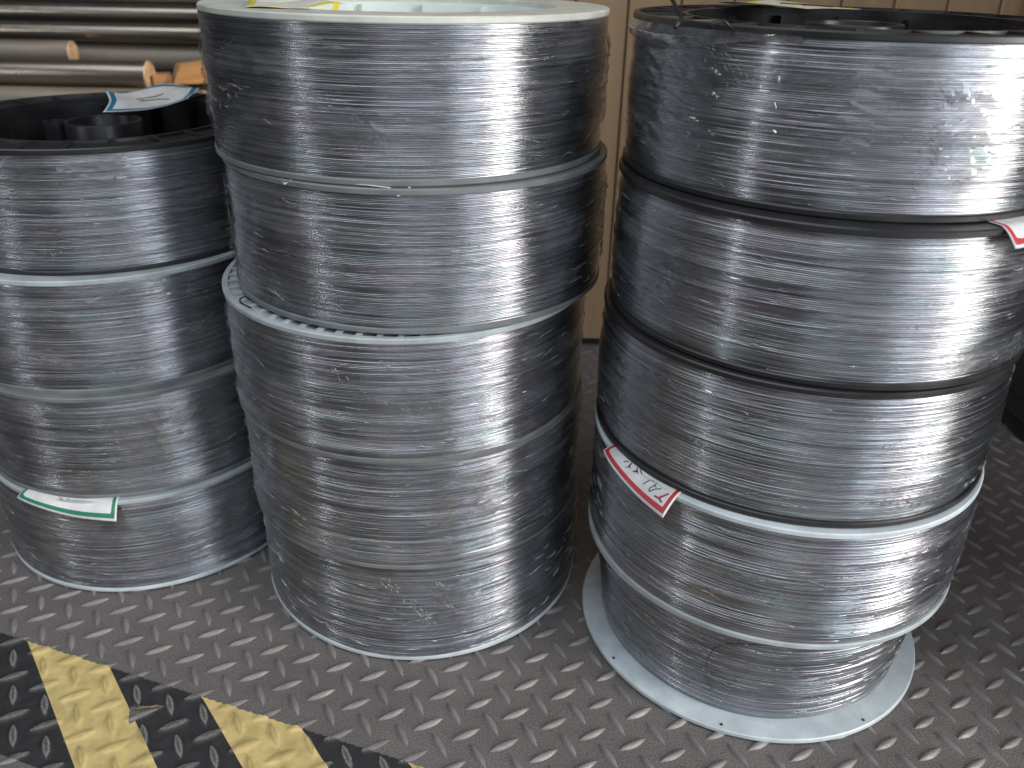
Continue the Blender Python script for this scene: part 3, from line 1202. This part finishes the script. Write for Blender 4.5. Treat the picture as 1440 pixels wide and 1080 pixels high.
def ink(parent, fn, strokes, m, loc, rad=.00045, name='handwriting'):
    b = MB()
    for st in strokes:
        pts = []
        for (a, c), (a2, c2) in zip(st[:-1], st[1:]):
            for q in range(4):
                t = q / 4
                pts.append((a + (a2 - a) * t, c + (c2 - c) * t))
        pts.append(st[-1])
        b.tube([Vector(fn(*p)) + Vector((0, 0, .00028)) - Vector(loc) for p in pts], rad, 5)
    return b.obj(name, m, parent, smooth=True)


def rim_tag(c, ztop, a0, a1, r_in, reach0, reach1, droop0, droop1, wob):
    """tag pinned between two spools, hanging over the rim; reach = paper beyond the rim at each end"""
    def fn(s, t):
        a = R(a0 + (a1 - a0) * s)
        reach = reach0 + (reach1 - reach0) * s
        droop = droop0 + (droop1 - droop0) * s
        rim = .1502
        L = rim - r_in + reach
        l = L * t
        r = r_in + l
        z = ztop + .0006
        if r > rim - .004:
            k = r - (rim - .004)
            z -= droop * (k / (reach + .004)) ** 1.6
        r += .0012 * math.sin(s * wob + 1) * t
        return (c[0] + r * math.sin(a), c[1] - r * math.cos(a), z + .0008 * math.sin(s * wob * 1.3) * t)
    return fn


# red tag on the second right spool
zt = PITCHZ['R'] * 1 + .0017 + SH
f1 = rim_tag(SPOOLS['R'][1], zt, -73, -43, .128, .004, .0165, .004, .011, 5)
loc = f1(.5, .5)
t1 = sheet('paper_tag', f1, 88, 40, M_TAG_RED, loc, 'red bordered white tag lettered by hand, hanging from under the middle black spool', (1, 1, 0, 1), 40, 18)
t1['group'] = 'paper tags on the spools'
ink(t1, f1, [[(0.816, 0.81), (0.867, 0.8), (0.918, 0.63)], [(0.867, 0.8), (0.89, 0.81), (0.912, 0.83)], [(0.867, 0.78), (0.901, 0.69), (0.918, 0.63)]], M_REDINK, loc, .0007)
ink(t1, f1, [[(0.827, 0.63), (0.776, 0.71), (0.754, 0.8), (0.737, 0.8), (0.731, 0.75), (0.748, 0.65), (0.748, 0.57)], [(0.742, 0.65), (0.776, 0.67)], [(0.652, 0.78), (0.657, 0.71), (0.674, 0.62), (0.714, 0.59)], [(0.47, 0.75), (0.487, 0.66), (0.465, 0.59)], [(0.482, 0.65), (0.527, 0.7)], [(0.499, 0.58), (0.555, 0.64)], [(0.487, 0.73), (0.504, 0.65)], [(0.385, 0.79), (0.397, 0.7), (0.374, 0.61)], [(0.38, 0.69), (0.425, 0.74)], [(0.317, 0.75), (0.317, 0.69), (0.346, 0.65)]], M_INK, loc, .0004)
# red tag at the right edge
zt = PITCHZ['R'] * 3 + .0017 + SH
f2 = rim_tag(SPOOLS['R'][3], zt, 21, 46, .135, .0085, .0085, .010, .009, 4)
loc = f2(.5, .5)
t2 = sheet('paper_tag', f2, 80, 34, M_TAG_RED, loc, 'red bordered tag hanging at the right edge under the topmost right spool', (1, 1, 0, 1), 30, 14)
t2['group'] = 'paper tags on the spools'
# green tag
zt = PITCHZ['L'] * 0 + .0017 + SH
f3 = rim_tag(SPOOLS['L'][0], zt, -26, 10, .130, .0045, .0125, .004, .013, 6)
loc = f3(.5, .5)
t3 = sheet('paper_tag', f3, 92, 34, M_TAG_GREEN, loc, 'green bordered white tag hanging over the rim of the bottom left spool', (1, 1, 0, 1), 40, 16)
t3['group'] = 'paper tags on the spools'
ink(t3, f3, [[(.42, .60), (.47, .64), (.44, .68)], [(.50, .60), (.54, .63)]], M_REDINK, loc, .0003)
# tag edge peeking out of the middle stack
zt = PITCHZ['M'] * 3 + .0017 + SH
f4 = rim_tag(SPOOLS['M'][3], zt, -32, 4, .130, -.0012, -.0012, .0, .0, 9)


def f4b(s, t):
    p = f4(s, t)
    k = max(0, math.exp(-((s - .07) / .035) ** 2) + math.exp(-((s - .92) / .035) ** 2)) * t ** 8
    a = math.atan2(p[0] - SPOOLS['M'][3][0], -(p[1] - SPOOLS['M'][3][1]))
    return (p[0] + .003 * k * math.sin(a) - .002 * t * math.sin(a), p[1] - .003 * k * math.cos(a) + .002 * t * math.cos(a), p[2] - .0045 * k)


loc = f4b(.5, .5)
t4 = sheet('paper_tag', f4b, 92, 24, M_TAG_RED, loc, 'red edged tag pinched under the top middle spool, only two corners showing', (1, 1, 0, 1), 60, 10)
t4['group'] = 'paper tags on the spools'


def quad_tag(P00, P10, P11, P01, sag, wob):
    def fn(s, t):
        a = Vector(P00).lerp(Vector(P10), s)
        c = Vector(P01).lerp(Vector(P11), s)
        p = a.lerp(c, t)
        p.z += sag * math.sin(PI * s) * math.sin(PI * t) + .0012 * math.sin(s * wob + t * 3) * (.3 + t)
        return tuple(p)
    return fn


zl = PITCHZ['L'] * 3 + .0017 + SH
f5q = quad_tag((-.3775, .795, zl + .0015), (-.316, .845, zl + .0075), (-.322, .915, zl + .009), (-.405, .878, zl + .009), .002, 6)


def f5(s, t):
    x, y, z = f5q(s, t)
    z += .0022 * math.sin(7 * s + 4 * t) * t + .0018 * math.sin(11 * t - 6 * s) * t + (.006 if s < .2 else 0) * (1 - s / .2) * t * (1 - t)
    return (x + .004 * math.sin(5 * t) * (1 - s), y, z - .004 * (1 - t) * math.sin(PI * s))



loc = f5(.5, .5)
t5 = sheet('paper_tag', f5, 75, 75, M_TAG_BLUE, loc, 'blue bordered tag lying crumpled over the open hub of the left black spool', (1, 1, 1, 1), 24, 24)
t5['group'] = 'paper tags on the spools'
ink(t5, f5, [[(.3, .5), (.4, .62), (.5, .52), (.6, .6)], [(.35, .35), (.55, .38), (.7, .33)]], M_INK, loc, .0005)
zr = PITCHZ['R'] * 4 + .0017 + SH
f6 = quad_tag((.205, .640, zr + .0035), (.262, .690, zr + .002), (.215, .778, zr + .0025), (.158, .722, zr + .0035), .001, 5)
loc = f6(.5, .5)
t6 = sheet('paper_tag', f6, 76, 90, M_TAG_YEL, loc, 'yellow bordered tag lying over the open black hub of the top right spool', (1, 1, 1, 1), 20, 20)
t6['group'] = 'paper tags on the spools'
ink(t6, f6, [[(.25, y), (.8, y)] for y in (.18, .3, .42)] + [[(.3, .22), (.4, .27), (.5, .21), (.62, .27)]], M_INK, loc, .0006)
zm = PITCHZ['M'] * 4 + .0017 + SH
f7 = quad_tag((-.170, .575, zm + .0012), (-.128, .575, zm + .0012), (-.118, .640, zm + .0012), (-.190, .655, zm + .0012), .0012, 7)
loc = f7(.5, .5)
t7 = sheet('paper_tag', f7, 60, 78, M_TAG_YEL, loc, 'white tag with yellow edge stuck on the white flange of the top middle spool', (1, 1, 1, 1), 20, 20)
t7['group'] = 'paper tags on the spools'
e = roots[('M', 4)]
b = MB()                                   # yellow marker stroke inside the hollow hub
for k in range(5):
    a, z = -26 + k * 1.2, SH - .004 - .004 * k
    b.v += [pol(.1078, a + 180 + 64, z), pol(.1078, a + 180 + 67, z)]
    if k:
        n = len(b.v)
        b.f.append((n - 4, n - 3, n - 1, n - 2))
b.obj('marker_stroke', M_YMARK, e)
